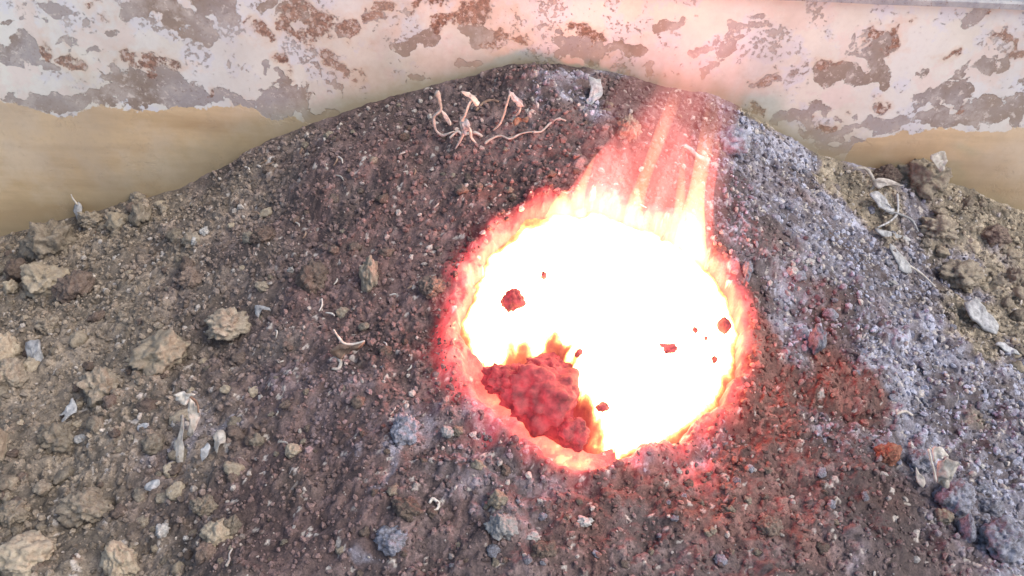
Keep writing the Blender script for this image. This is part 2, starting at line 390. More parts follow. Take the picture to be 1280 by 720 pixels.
# dirty olive film just above the mound in the middle
cq = [wp(*p) for p in contact]; CZ = np.interp(WX, [p[0] for p in cq], [p[1] for p in cq])
F_dirt = np.exp(-np.maximum(WZ - CZ, 0) / .06)
m, nt, b = new_mat('peeling_paint')
tc = N(nt, 'ShaderNodeTexCoord'); VEC = tc.outputs['Object']
def nz(s, d=5.0, r=.6):
    q = N(nt, 'ShaderNodeTexNoise', Scale=s, Detail=d, Roughness=r); L(nt, VEC, q.inputs['Vector']); return q.outputs[0]
fa = N(nt, 'ShaderNodeAttribute', attribute_name='bare').outputs['Fac']; fr = N(nt, 'ShaderNodeAttribute', attribute_name='rust').outputs['Fac']
ft = N(nt, 'ShaderNodeAttribute', attribute_name='tan').outputs['Fac']; fd = N(nt, 'ShaderNodeAttribute', attribute_name='dirt').outputs['Fac']
jag = nz(32, 7, .62); fine = nz(110, 5, .65); wide = nz(4, 3, .5); patch = nz(14, 6, .6); streak = nz(20, 4)
def wob(f, amp, amp2=.35):
    return math_n(nt, 'ADD', f, math_n(nt, 'ADD', math_n(nt, 'MULTIPLY', math_n(nt, 'SUBTRACT', jag, .5), amp), math_n(nt, 'MULTIPLY', math_n(nt, 'SUBTRACT', fine, .5), amp2)))
mb = sharp(nt, wob(fa, 2.2), -.12, -.05)
mr = sharp(nt, wob(fr, 2.2, 1.3), -.12, .12)
mt = sharp(nt, wob(ft, 1.3, .45), -.02, .05)
halo = sharp(nt, wob(fr, 2.0, .5), -.8, .1)
# random small chips everywhere on the upper paint
chip = sharp(nt, math_n(nt, 'ADD', math_n(nt, 'MULTIPLY', patch, .55), math_n(nt, 'MULTIPLY', fine, .45)), .572, .592)
cream = mix_c(nt, sharp(nt, wide, .38, .62), (.68, .685, .65), (.70, .68, .58))
cream = mix_c(nt, math_n(nt, 'MULTIPLY', sharp(nt, patch, .51, .57), .8), cream, (.63, .64, .66))
cream = mix_c(nt, sharp(nt, nz(9, 6, .65), .54, .60), cream, (.70, .63, .56))
cream = mix_c(nt, math_n(nt, 'MULTIPLY', sharp(nt, fine, .5, .75), .25), cream, (.5, .47, .42))
mps = N(nt, 'ShaderNodeMapping'); mps.inputs['Scale'].default_value = (2.2, 2.2, 16); L(nt, VEC, mps.inputs['Vector'])
nst = N(nt, 'ShaderNodeTexNoise', Scale=1.0, Detail=6.0, Roughness=.6); L(nt, mps.outputs[0], nst.inputs['Vector'])
tan = mix_c(nt, sharp(nt, nst.outputs[0], .36, .64), (.65, .49, .29), (.47, .33, .18))
tan = mix_c(nt, math_n(nt, 'MULTIPLY', sharp(nt, nz(9, 5, .55), .5, .68), .5), tan, (.64, .55, .42))
tan = mix_c(nt, math_n(nt, 'MULTIPLY', sharp(nt, nz(60, 6, .7), .5, .72), .35), tan, (.42, .32, .2))
grey = mix_c(nt, sharp(nt, nz(6, 6, .6), .42, .58), (.27, .215, .17), (.35, .325, .315))
grey = mix_c(nt, math_n(nt, 'MULTIPLY', sharp(nt, nz(24, 6, .65), .5, .62), .6), grey, (.48, .43, .38))
grey = mix_c(nt, math_n(nt, 'MULTIPLY', sharp(nt, nz(130, 5, .75), .56, .66), .6), grey, (.18, .13, .11))
grey = mix_c(nt, math_n(nt, 'MULTIPLY', sharp(nt, nz(75, 6, .75), .57, .62), .8), grey, (.62, .57, .5))
rustc = mix_c(nt, sharp(nt, nz(130, 5, .7), .42, .6), (.15, .085, .062), (.36, .205, .14))
rustc = mix_c(nt, sharp(nt, nz(90, 5, .7), .53, .58), rustc, (.52, .43, .37))
c = mix_c(nt, math_n(nt, 'MULTIPLY', halo, .45), cream, (.64, .43, .27))
c = mix_c(nt, math_n(nt, 'MULTIPLY', chip, .8), c, grey)
c = mix_c(nt, mb, c, grey)
c = mix_c(nt, mt, c, tan)
c = mix_c(nt, mr, c, rustc)
c = mix_c(nt, math_n(nt, 'MULTIPLY', sharp(nt, nz(5, 7, .62), .44, .66), .42), c, (.44, .37, .29))
c = mix_c(nt, math_n(nt, 'MULTIPLY', sharp(nt, wob(fd, .6, .1), .2, .95), .85), c, (.36, .275, .165))
L(nt, c, b.inputs['Base Color'])
L(nt, math_n(nt, 'ADD', .38, math_n(nt, 'MULTIPLY', math_n(nt, 'MAXIMUM', mb, mr), .4)), b.inputs['Roughness'])
hgt = math_n(nt, 'SUBTRACT', math_n(nt, 'MULTIPLY', fine, .25), math_n(nt, 'MULTIPLY', math_n(nt, 'MAXIMUM', math_n(nt, 'MAXIMUM', mb, chip), mr), math_n(nt, 'SUBTRACT', 1.0, math_n(nt, 'MULTIPLY', mt, .7))))
bp = N(nt, 'ShaderNodeBump', Strength=.7, Distance=.002); L(nt, hgt, bp.inputs['Height']); L(nt, bp.outputs[0], b.inputs['Normal'])
M_wall = m
wall = empty('steel_wall', (0, WALL_Y, GROUND_Z))
sheet = big_mesh('sheet', np.stack([WX.ravel(), WYY.ravel(), WZ.ravel()], 1), grid_faces(len(wx), len(wz)), M_wall)
for nm_, f_ in (('bare', F_bare), ('rust', F_rust), ('tan', F_tan), ('dirt', F_dirt)): attr_f(sheet.data, nm_, f_.ravel())
sheet.parent = wall; sheet.matrix_parent_inverse = Matrix.Translation((0, -WALL_Y, -GROUND_Z))
# rolled top rim
M_rim = soil_mat('weathered_steel', (.30, .30, .32), (.48, .47, .46), 40, .5, .3, speck=(.2, .12, .08))
rv, rf = [], []
prof = [(-.012, -.006), (-.012, .004), (-.008, .008), (.016, .008), (.018, .004), (.018, -.03), (.012, -.03), (.010, -.006)]
rxs = np.linspace(-2.2, 2.2, 60)
for i, x in enumerate(rxs):
    for (dy, dz) in prof: rv.append((x, dy + .0015 * mnoise.noise((x * 9, 0, 1)), ZT - GROUND_Z + dz + .0015 * mnoise.noise((x * 7, 3, 1))))
kp = len(prof)
for i in range(len(rxs) - 1):
    for j in range(kp): rf.append((i * kp + j, i * kp + (j + 1) % kp, (i + 1) * kp + (j + 1) % kp, (i + 1) * kp + j))
rf += [tuple(range(kp)), tuple((len(rxs) - 1) * kp + j for j in range(kp))[::-1]]
link_mesh('top_rim', rv, rf, M_rim, wall, smooth=False)
tag(wall, 'steel wall with peeling cream paint, grey bare patches and rust behind the mound', 'wall')

# ------------------------------------------------------------------ bed of embers in the hole
hx0, hy0 = HOLE.min(0) - .02; hx1, hy1 = HOLE.max(0) + .02
es_ = .0028
exs = np.arange(hx0, hx1, es_); eys = np.arange(hy0, hy1, es_)
EX, EY = np.meshgrid(exs, eys); ED = sdf(HOLE, EX, EY) + fbm(EX, EY, .035, 5, 3) * .014
EP = sdf(POCKET, EX, EY) - .010 + fbm(EX, EY, .03, 801, 3) * .02
q1, k1 = pebbles(EX, EY, .045, 700, .95, .35, .7); q2, k2 = pebbles(EX, EY, .018, 720, .8)
dome = sstep(0, .11, -ED)
front = np.clip((EY.mean() - EY) / .15, -1, 1)
EZ = bz(EX, EY) - .020 + .040 * dome + (q1 * .45 + q2 * .5) * sstep(.005, .05, -ED) - .06 * (1 - sstep(-.03, .025, EP)) - .018 * np.clip(front, 0, 1) * (1 - dome)
EH = np.clip(.55 + sstep(.0, .035, -ED) * .6 - .25 * np.clip(front, 0, 1) * (1 - sstep(.0, .05, -ED)) + fbm(EX, EY, .04, 760, 4) * .14, 0, 1)
EPm = sstep(-.012, .022, EP + .02 * fbm(EX, EY, .02, 780, 3)); o_ = at_z(828, 543, .075); EH = EH - .42 * np.exp(-(((EX - o_.x) / .052) ** 2 + ((EY - o_.y) / .02) ** 2)) * (1 + 1.2 * fbm(EX, EY, .02, 790, 3)); EH = EH * EPm + (.36 + .2 * fbm(EX, EY, .05, 770, 3)) * (1 - EPm)
m, nt, b = new_mat('glowing_embers')
h = N(nt, 'ShaderNodeAttribute', attribute_name='ember_glow').outputs['Fac']
tc = N(nt, 'ShaderNodeTexCoord'); n1 = N(nt, 'ShaderNodeTexNoise', Scale=70.0, Detail=6.0, Roughness=.65); L(nt, tc.outputs['Object'], n1.inputs['Vector'])
hh = math_n(nt, 'ADD', h, math_n(nt, 'MULTIPLY', math_n(nt, 'SUBTRACT', n1.outputs[0], .5), .35), clamp=True)
L(nt, ramp(nt, hh, [(0, (.1, .004, .003)), (.3, (.9, .07, .06)), (.5, (1, .20, .09)), (.7, (1, .42, .12)), (1, (1, .50, .26))]), b.inputs['Emission Color'])
st = N(nt, 'ShaderNodeFloatCurve'); cu = st.mapping.curves[0].points
cu[0].location = (0, .02); cu[1].location = (1, 1)
for p_ in ((.45, .03), (.62, .075), (.8, .45)): cu.new(*p_)
st.mapping.update(); L(nt, hh, st.inputs['Value'])
L(nt, math_n(nt, 'MULTIPLY', st.outputs[0], 17.0), b.inputs['Emission Strength'])
b.inputs['Base Color'].default_value = (.08, .05, .04, 1); b.inputs['Roughness'].default_value = .95
M_ember = m
nxe = len(exs); F = grid_faces(nxe, len(eys)); keep = (ED.ravel()[F].min(1) < .012); F = F[keep]
used = np.unique(F); remap = np.full(EX.size, -1); remap[used] = np.arange(len(used))
ev = np.stack([EX.ravel(), EY.ravel(), EZ.ravel()], 1)[used]
bed = big_mesh('ember_bed', ev, remap[F], M_ember); attr_f(bed.data, 'ember_glow', EH.ravel()[used])
tag(bed, 'white hot bed of embers filling the hole in the mound', 'embers', kind='stuff')

# ------------------------------------------------------------------ lumps
def lump_mesh(name, seed, sub=4, rough=.32, pit=False, crumb=1.0):
    bm = bmesh.new(); bmesh.ops.create_icosphere(bm, subdivisions=sub, radius=1)
    o = Vector((seed * 3.17, seed * 1.3, seed * .71))
    for v in bm.verts:
        d = v.co.normalized()
        k = 1 + rough * mnoise.noise(d * 1.3 + o) + rough * .6 * mnoise.noise(d * 2.9 + o) + rough * .38 * mnoise.noise(d * 6 + o) + rough * .25 * mnoise.noise(d * 12 + o)
        k += crumb * rough * .55 * (.42 - mnoise.voronoi(d * 2.6 + o)[0][0]) + crumb * rough * .32 * (.42 - mnoise.voronoi(d * 6.0 + o)[0][0])
        if pit:
            a = d.dot(Vector((.2, -.75, .63)).normalized())
            k -= .5 * max(0, (a - .83) / .17) ** .6 if a > .83 else 0
        v.co = d * k
    me = bpy.data.meshes.new(name); bm.to_mesh(me); bm.free()
    me.polygons.foreach_set('use_smooth', [True] * len(me.polygons))
    return me
def place_lump(name, px, py, rx, ry, mat, label, cat, seed, rot=0., bury=.3, group=None, me=None, rough=.32, pit=False, sub=None, lift=0.0, par=None):
    p = gp(px, py + ry * .55)
    s = 1 / ppm(p)
    if sub is None: sub = 5 if rx > 13 else 4
    if me is None:
        me = lump_mesh(name, seed, sub, rough, pit); me.materials.append(mat)
    o = bpy.data.objects.new(name, me); COL.objects.link(o)
    a, c_ = rx * s, ry * s * 1.05
    o.scale = (a, (a + c_) / 2, c_); o.rotation_euler = (-.15, -rot, random.uniform(-.5, .5) if abs(rx - ry) < .35 * rx else 0)
    zz = hz(p.x, p.y)
    o.location = (p.x, p.y + .25 * c_, max(zz, base_z(np.array([p.x]), np.array([p.y]))[0]) + c_ * (1 - 2 * bury) + lift)
    tag(o, label, cat, group); return o
M_beige = soil_mat('dry_soil', (.18, .145, .108), (.36, .31, .24), 2.6, .95, .9, speck=(.13, .10, .075))
M_tanstone = soil_mat('tan_clay', (.27, .22, .16), (.44, .375, .28), 2.4, .9, .7, speck=(.19, .15, .105))
M_brown = soil_mat('brown_earth', (.10, .07, .058), (.22, .165, .13), 3, .95, .9, speck=(.34, .30, .26))
M_ash = soil_mat('blue_grey_ash', (.13, .115, .12), (.36, .37, .44), 2.8, .75, .9, speck=(.55, .56, .62))
M_grey = soil_mat('grey_stone', (.22, .21, .20), (.40, .39, .38), 2.5, .8, .7, speck=(.5, .5, .5))
M_white = soil_mat('white_ash', (.24, .24, .24), (.50, .50, .50), 110, .8, .5)
M_chip = soil_mat('white_chip', (.26, .25, .235), (.50, .48, .45), 2.5, .8, .5)
M_dry = soil_mat('dried_plant', (.38, .335, .28), (.62, .58, .52), 120, .7, .3)
M_drydark = soil_mat('withered_brown_leaf', (.17, .10, .07), (.33, .23, .16), 90, .7, .4)
M_redcoal = soil_mat('red_hot_coal', (.06, .03, .03), (.1, .05, .05), 1.9, .9, .5, emit=((.10, .006, .010), (.50, .036, .046), 1.0))
M_scorch = soil_mat('scorched_orange_earth', (.20, .075, .05), (.40, .19, .125), 2.5, .95, .8)

lumps = [
 (62, 300, 27, 27, M_beige, 'large rough grey-brown clod, tallest on the left edge beside the tan wall'),
 (52, 346, 27, 20, M_tanstone, 'rounded pale clod with a dark dent just below the tallest left clod', 0, 1),
 (12, 357, 8, 9, M_tanstone, 'small round tan ball of soil at the left edge beside the dented clod'),
 (20, 335, 13, 14, M_brown, 'small dull brown clod squeezed between two big clods at the left edge'),
 (94, 356, 22, 20, M_brown, 'brown crumbling lump to the right of the dented pale clod'),
 (112, 273, 14, 10, M_beige, 'flat beige clod at the foot of the wall right of the tallest clod'),
 (148, 276, 13, 14, M_tanstone, 'upright round clod at the foot of the wall, left of a pair'),
 (176, 271, 12, 15, M_beige, 'narrow slanting clod at the foot of the wall, right of a pair'),
 (172, 246, 11, 8, M_beige, 'small clod highest of those touching the tan wall on the left'),
 (5, 436, 18, 25, M_tanstone, 'large yellowish clod cut by the left edge above the middle'),
 (14, 474, 18, 17, M_beige, 'beige clod below the yellowish one at the left edge'),
 (200, 441, 34, 22, M_tanstone, 'long yellowish crumbling clod slanting on the left slope', .55),
 (126, 483, 24, 24, M_beige, 'low crumbly clod down left of the long yellowish clod'),
 (1, 566, 9, 26, M_tanstone, 'tall tan clod half cut by the left edge in the lower part'),
 (16, 640, 17, 15, M_beige, 'beige clod at the left edge above the largest bottom left clod'),
 (34, 692, 37, 25, M_tanstone, 'wide pale clod in the bottom left corner, largest of the foreground'),
 (150, 698, 19, 25, M_tanstone, 'upright yellowish clod on the bottom edge at the left'),
 (270, 665, 17, 17, M_tanstone, 'smooth round tan clod in the lower left foreground'),
 (290, 655, 9, 11, M_beige, 'small crumb leaning on the smooth round tan clod'),
 (258, 692, 13, 14, M_brown, 'brown clod just below the smooth round tan clod'),
 (254, 630, 14, 11, M_beige, 'crumbly beige clod above the smooth round tan clod'),
 (284, 402, 26, 18, M_beige, 'broad low clod on the left slope with a white curl beside it'),
 (391, 346, 18, 20, M_brown, 'flattened greyish brown clod left of the pale slab'),
 (462, 342, 12, 21, M_beige, 'pale upright slab of earth left of the fire'),
 (190, 553, 13, 11, M_beige, 'tan clod left of the hanging dried leaves'),
 (366, 564, 11, 8, M_tanstone, 'flat tan pebble on brown soil below the middle left'),
 (626, 660, 17, 17, M_grey, 'round grey stone in the bottom centre with a beige crumb above'),
 (622, 633, 11, 10, M_beige, 'beige crumb resting against the top of the grey stone'),
 (510, 642, 16, 12, M_brown, 'rough brownish grey clod below the small yellow curl'),
 (490, 672, 22, 15, M_ash, 'bluish ashy lump on the bottom left of the centre foreground'),
 (559, 546, 9, 7, M_grey, 'small round grey pebble lower left of the fire pit'),
 (508, 545, 18, 18, M_ash, 'pale bluish ash clump left of the fire pit rim'),
 (1022, 421, 10, 18, M_ash, 'blue-grey upright lump on scorched ground right of the fire'),
 (1148, 579, 15, 14, M_ash, 'grey lump with a round dark hole at the lower right', 0, 2),
 (1108, 570, 15, 13, M_scorch, 'orange-brown clod left of the grey lump with a hole'),
 (1195, 620, 23, 23, M_ash, 'blue-grey lump below the crumpled pale leaf at the lower right'),
 (1236, 633, 16, 13, M_ash, 'middle blue-grey lump above the biggest one at the lower right'),
 (1228, 608, 10, 11, M_ash, 'small blue-grey lump topmost of the lower right chain'),
 (1250, 673, 27, 26, M_ash, 'biggest blue-grey lump near the bottom right corner'),
 (1208, 660, 9, 19, M_ash, 'thin upright ash lump left of the biggest blue-grey lump'),
 (1180, 645, 10, 9, M_beige, 'beige crumb between the ash lumps at the lower right'),
 (1150, 216, 30, 25, M_beige, 'large beige clod against the wall on the right'),
 (1108, 222, 16, 12, M_brown, 'brown clod between a dried curl and the large right wall clod'),
 (1172, 285, 24, 15, M_beige, 'low beige clod on the right side ground below the large wall clod'),
 (1200, 340, 26, 15, M_beige, 'flat beige clod above the white shard on the right'),
 (1240, 300, 16, 12, M_brown, 'dull brown clod near the right edge under the wall'),
 (914, 176, 22, 20, M_ash, 'grey ashy lump at the back just right of the flames'),
 (785, 160, 14, 16, M_beige, 'pale rounded rock standing behind the left of the flames'),
 (933, 336, 8, 14, M_ash, 'small purplish ash lump on the right rim of the fire pit'),
 (1270, 350, 16, 16, M_beige, 'beige clod at the right edge above the white shards'),
 (540, 360, 16, 13, M_brown, 'dark brown clod close to the left rim of the fire'),
 (330, 300, 15, 11, M_brown, 'brown clod on the upper left slope of the mound'),
 (240, 350, 15, 12, M_brown, 'brown clod on the left slope above the long yellowish clod'),
 (70, 545, 22, 18, M_beige, 'crumbly beige clod below the pale triangular flake at the left'),
 (105, 630, 26, 18, M_beige, 'low beige clod on the lower left ground above the corner clod'),
 (60, 405, 14, 10, M_beige, 'beige clod right of the yellowish clod at the left edge'),
 (680, 690, 14, 10, M_brown, 'brown clod on the bottom edge right of the grey stone'),
 (960, 660, 15, 11, M_brown, 'reddish brown clod on the bottom right foreground'),
]
for i, t in enumerate(lumps):
    px, py, rx, ry, mat, lab = t[:6]; rot = t[6] if len(t) > 6 else 0; pit_ = t[7] if len(t) > 7 else 0
    nm = 'ash_lump' if mat in (M_ash,) else ('stone' if mat is M_grey else 'soil_clod')
    cat = {'ash_lump': 'ash lump', 'stone': 'stone', 'soil_clod': 'clod'}[nm]
    place_lump(nm, px, py, rx, ry, mat, lab, cat, i + 1, rot, bury=.38, pit=bool(pit_), rough=.36 if mat is not M_beige else .46)

# coals in the pit
coals = [(676, 490, 48, 40, 'large red hot coal in the lower left of the fire pit', .0),
         (688, 462, 28, 22, 'red hot coal poking up at the top of the dark red cluster', .012),
         (632, 472, 27, 18, 'dark red coal at the left end of the red cluster in the pit', .0),
         (716, 538, 20, 20, 'dark red coal by the front lip of the fire pit', .0),
         (642, 388, 14, 15, 'red coal alone in the white hot embers on the left', .02),
         (679, 358, 4, 6, 'tiny dark coal above the lone red coal in the white embers', .02),
         (905, 405, 8, 11, 'red coal at the right side of the white hot embers', .014),
         (866, 425, 4, 4, 'tiny dark coal left of the right hand red coal', .02),
         (832, 452, 12, 4, 'thin flat brown coal right of the middle of the white embers', .02),
         (722, 459, 5, 5, 'tiny orange coal right of the red cluster', .016),
         (882, 424, 3, 3, 'tiny dark coal beside the right hand red coal in the embers', .02),
         (894, 444, 4, 5, 'small orange coal below the right hand red coal', .018),
         (752, 513, 8, 5, 'small orange coal in the embers near the front lip', .016)]
bed_lookup = EZ
for i, (px, py, rx, ry, lab, lf) in enumerate(coals):
    p = gp(px, py)
    s = 1 / ppm(p)
    me = lump_mesh('coal', 70 + i, 5 if rx > 20 else 4 if rx > 10 else 3, .34, crumb=0); me.materials.append(M_redcoal)
    o = bpy.data.objects.new('coal', me); COL.objects.link(o)
    o.scale = (rx * s, (rx + ry) / 2 * s, ry * s * 1.1)
    zb = float(lerp_grid(EZ, np.array([p.x]), np.array([p.y]), exs[0], eys[0], es_, es_)[0])
    o.location = (p.x, p.y, zb + ry * s * .12)
    if i < 4: o.location.z = p.z - ry * s * .35
    tag(o, lab, 'coal')

# ------------------------------------------------------------------ medium clods, one by one
var = {}
for mname, mat in (('beige', M_beige), ('tan', M_tanstone), ('brown', M_brown), ('ash', M_ash), ('white', M_chip)):
    var[mname] = []
    for k in range(4):
        me = lump_mesh('clod', 200 + k + len(mname) * 11, 3, .45); me.materials.append(mat); var[mname].append(me)
TOLABEL = []
def scatter(count, box, kinds, smin, smax, label, cat, group, name, ok=None):
    made = 0; tries = 0
    while made < count and tries < count * 40:
        tries += 1
        px = random.uniform(box[0], box[2]); py = random.uniform(box[1], box[3])
        if ok and not ok(px, py): continue
        p = gp(px, py)
        if p.y > WALL_Y - .03: continue
        if sdf(HOLE, np.array([p.x]), np.array([p.y]))[0] < .03: continue
        s = 1 / ppm(p); r = (smin + (smax - smin) * random.random() ** 2.2) * s
        kd = random.choice(kinds); me = random.choice(var[kd])
        o = bpy.data.objects.new(name, me); COL.objects.link(o)
        o.scale = (r * random.uniform(.8, 1.3), r * random.uniform(.8, 1.2), r * random.uniform(.6, 1)); o.rotation_euler = (random.uniform(-.4, .4), random.uniform(-.4, .4), random.uniform(0, 6.28))
        o.location = (p.x, p.y, hz(p.x, p.y) + r * .25)
        tag(o, label, cat, group); made += 1; TOLABEL.append((o, px, py, {'beige': 'small beige clod', 'tan': 'small yellowish clod', 'brown': 'small brown clod', 'ash': 'small blue-grey crumb'}[kd]))
left_ok = lambda px, py: py > 300 - px * .35 if px < 400 else True
scatter(150, (0, 240, 330, 715), ['beige', 'tan', 'beige', 'brown'], 3.5, 12, 'small crumbly beige clod among many on the left slope', 'clod', 'small clods on the left slope', 'soil_clod', left_ok)
scatter(55, (330, 170, 600, 715), ['brown', 'brown', 'beige'], 3.5, 9, 'small brown clod on the dark slope left of the fire', 'clod', 'small brown clods left of the fire', 'soil_clod')
scatter(45, (560, 590, 1080, 715), ['brown', 'beige', 'ash'], 3.5, 8, 'small dull clod on the scorched foreground below the fire', 'clod', 'small clods below the fire', 'soil_clod')
scatter(45, (930, 170, 1275, 690), ['ash'], 3.5, 8, 'small blue-grey ash crumb on the ashy right slope', 'ash lump', 'small ash crumbs on the right slope', 'ash_lump', lambda px, py: np.interp(py, [p[1] for p in ASH_IN], [p[0] for p in ASH_IN]) < px < np.interp(py, [p[1] for p in ASH_OUT], [p[0] for p in ASH_OUT]))
scatter(35, (1040, 210, 1278, 460), ['beige', 'tan'], 4, 10, 'small beige clod on the dry ground by the right wall', 'clod', 'small clods by the right wall', 'soil_clod', lambda px, py: px > np.interp(py, [p[1] for p in ASH_OUT], [p[0] for p in ASH_OUT]) + 10)
scatter(30, (390, 120, 900, 240), ['brown', 'beige'], 3, 6, 'small pale crumb on the upper slope near the dried stems', 'clod', 'small crumbs near the dried stems', 'soil_clod')

# white chips
for px, py, rx, ry, lab in [(245, 306, 5, 5, 'bright white chip on the upper left slope below the clods'), (257, 295, 5, 5, 'cream chip just above the bright white chip on the left slope'),
        (102, 548, 8, 4, 'flat white chip lying below the pale triangular flake'), (203, 664, 8, 9, 'pale greenish grey chip left of the smooth round tan clod'),
        (214, 617, 5, 5, 'pink-white round chip in the lower left'), (1010, 327, 8, 4, 'white oval chip on the ashy slope right of the fire'), (990, 338, 7, 5, 'dull white chip left below the white oval chip'),
        (1116, 353, 5, 3, 'small white chip on the ash in the middle of the right slope'), (1225, 583, 4, 3, 'tiny white chip right of the crumpled pale leaf'), (232, 672, 3, 3, 'tiny white chip above the round tan clod left side'),
        (364, 340, 4, 4, 'small white chip left of the flattened greyish clod'), (667, 672, 9, 4, 'white flat chip right of the grey stone'), (730, 655, 9, 5, 'pale ash chip on the foreground below the fire')]:
    place_lump('white_chip', px, py, rx, ry, M_chip, lab, 'chip', int(px), bury=.38, sub=4, rough=.55)

# ------------------------------------------------------------------ crumbs nobody could count
bm = bmesh.new(); bmesh.ops.create_icosphere(bm, subdivisions=1, radius=1)
IV = np.array([v.co for v in bm.verts]); bm.faces.ensure_lookup_table(); IF = np.array([[v.index for v in f.verts] for f in bm.faces]); bm.free()
NC = 44000
cx = rng.uniform(-1.2, 1.2, NC); cy = rng.uniform(.5, WALL_Y - .01, NC)
cb = bz(cx, cy); cpx, cpy = project(np.stack([cx, cy, cb], 1))
ok = (cpx > -60) & (cpx < 1340) & (cpy < 760) & (sdf(HOLE, cx, cy) > .012)
cx, cy, cpx, cpy = cx[ok], cy[ok], cpx[ok], cpy[ok]; nc = len(cx)
cr = (.0013 + .0042 * rng.random(nc) ** 3.2) * np.clip(.72 + .28 * np.hypot(cx, cy), .8, 1.15)
cz = lerp_grid(HZ, cx, cy, xs[0], ys[0], STEP, STEP) + cr * .35
ax = rng.normal(size=(nc, 3, 3)); qm, _ = np.linalg.qr(ax)
sc = rng.uniform(.6, 1.35, (nc, 1, 3)); jit = rng.uniform(.72, 1.25, (nc, 12, 1))
CV = np.einsum('nvk,nkj->nvj', IV[None] * jit * sc, qm) * cr[:, None, None] + np.stack([cx, cy, cz], 1)[:, None]
CF = IF[None] + (np.arange(nc) * 12)[:, None, None]
ct = rng.random(nc); cr2 = rng.random(nc) * .98
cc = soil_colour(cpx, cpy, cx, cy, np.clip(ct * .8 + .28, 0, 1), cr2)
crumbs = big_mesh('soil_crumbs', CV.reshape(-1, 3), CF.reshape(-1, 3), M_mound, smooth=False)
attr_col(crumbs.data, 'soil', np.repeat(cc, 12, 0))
hd = sdf(HOLE, cx, cy); attr_f(crumbs.data, 'ember_glow', np.repeat(np.clip(np.exp(-np.maximum(hd - .005, 0) / .022) * (.2 + .6 * ct), 0, 1), 12))  # same painted halo on crumbs near the rim
tag(crumbs, 'loose crumbs of burnt soil and ash strewn over the mound', 'crumbs', kind='stuff')

# ------------------------------------------------------------------ flakes, leaves, stems
def ray_plane(px, py, p0, nrm):
    d = ray(px, py); return CP + d * ((p0 - CP).dot(nrm) / d.dot(nrm))
def ground_normal(p, e=.03):
    x = np.array([p.x - e, p.x + e, p.x, p.x]); y = np.array([p.y, p.y, p.y - e, p.y + e]); z = base_z(x, y)
    return Vector((-(z[1] - z[0]) / (2 * e), -(z[3] - z[2]) / (2 * e), 1)).normalized()
def leaf(name, outline, mat, label, cat, lift=.006, up=.35, jag=None, thick=.0009, crumple=.004, seed=1, parent=None, Yfix=None):
    cx_ = sum(p[0] for p in outline) / len(outline); by = max(p[1] for p in outline); cy_ = sum(p[1] for p in outline) / len(outline)
    if Yfix is not None:
        p0 = at(cx_, cy_, Yfix); nrm = Vector((0, -1, .25)).normalized()
    else:
        p0 = gp(cx_, cy_); g_ = ground_normal(p0); nrm = (g_ * (1 - up) - FW * up).normalized(); p0 = p0 + g_ * (lift + .004)
    pts = []
    m_ = len(outline)
    for i in range(m_):                                  # closed smoothed outline
        a, b_, c_, d_ = (np.array(outline[(i + k - 1) % m_], float) for k in range(4))
        for t in (0, .33, .67):
            pts.append(.5 * ((2 * b_) + (-a + c_) * t + (2 * a - 5 * b_ + 4 * c_ - d_) * t * t + (-a + 3 * b_ - 3 * c_ + d_) * t ** 3))
    if jag is None: jag = .14 if mat is M_white else .05
    ext = max(max(p[0] for p in outline) - min(p[0] for p in outline), max(p[1] for p in outline) - min(p[1] for p in outline))
    pts = [q + np.array([mnoise.noise((q[0] * .9, q[1] * .9, seed)), mnoise.noise((q[0] * .9, q[1] * .9, seed + 9))]) * jag * min(ext, 22) for q in pts]
    k = len(pts); rings = [1.0, .66, .33]
    V_ = []
    for rr in rings:
        for q in pts:
            V_.append(ray_plane(cx_ + (q[0] - cx_) * rr, cy_ + (q[1] - cy_) * rr, p0, nrm))
    V_.append(ray_plane(cx_, cy_, p0, nrm))
    V_ = [v + nrm * (crumple * (mnoise.noise(v * 90 + Vector((seed, 0, 0))) + .6 * mnoise.noise(v * 220 + Vector((0, seed, 0))))) for v in V_]
    F_ = []
    for r_ in range(2):
        for i in range(k): F_.append((r_ * k + i, r_ * k + (i + 1) % k, (r_ + 1) * k + (i + 1) % k, (r_ + 1) * k + i))
    for i in range(k): F_.append((2 * k + i, 2 * k + (i + 1) % k, 3 * k))
    nv = len(V_); allv = V_ + [v - nrm * thick for v in V_]
    allf = F_ + [tuple(x + nv for x in f[::-1]) for f in F_] + [(i, nv + i, nv + (i + 1) % k, (i + 1) % k) for i in range(k)]
    org = p0 if parent is None else Vector(parent.location)
    o = link_mesh(name, [v - org for v in allv], allf, mat, parent, org if parent is None else (0, 0, 0))
    if parent is None: tag(o, label, cat)
    return o
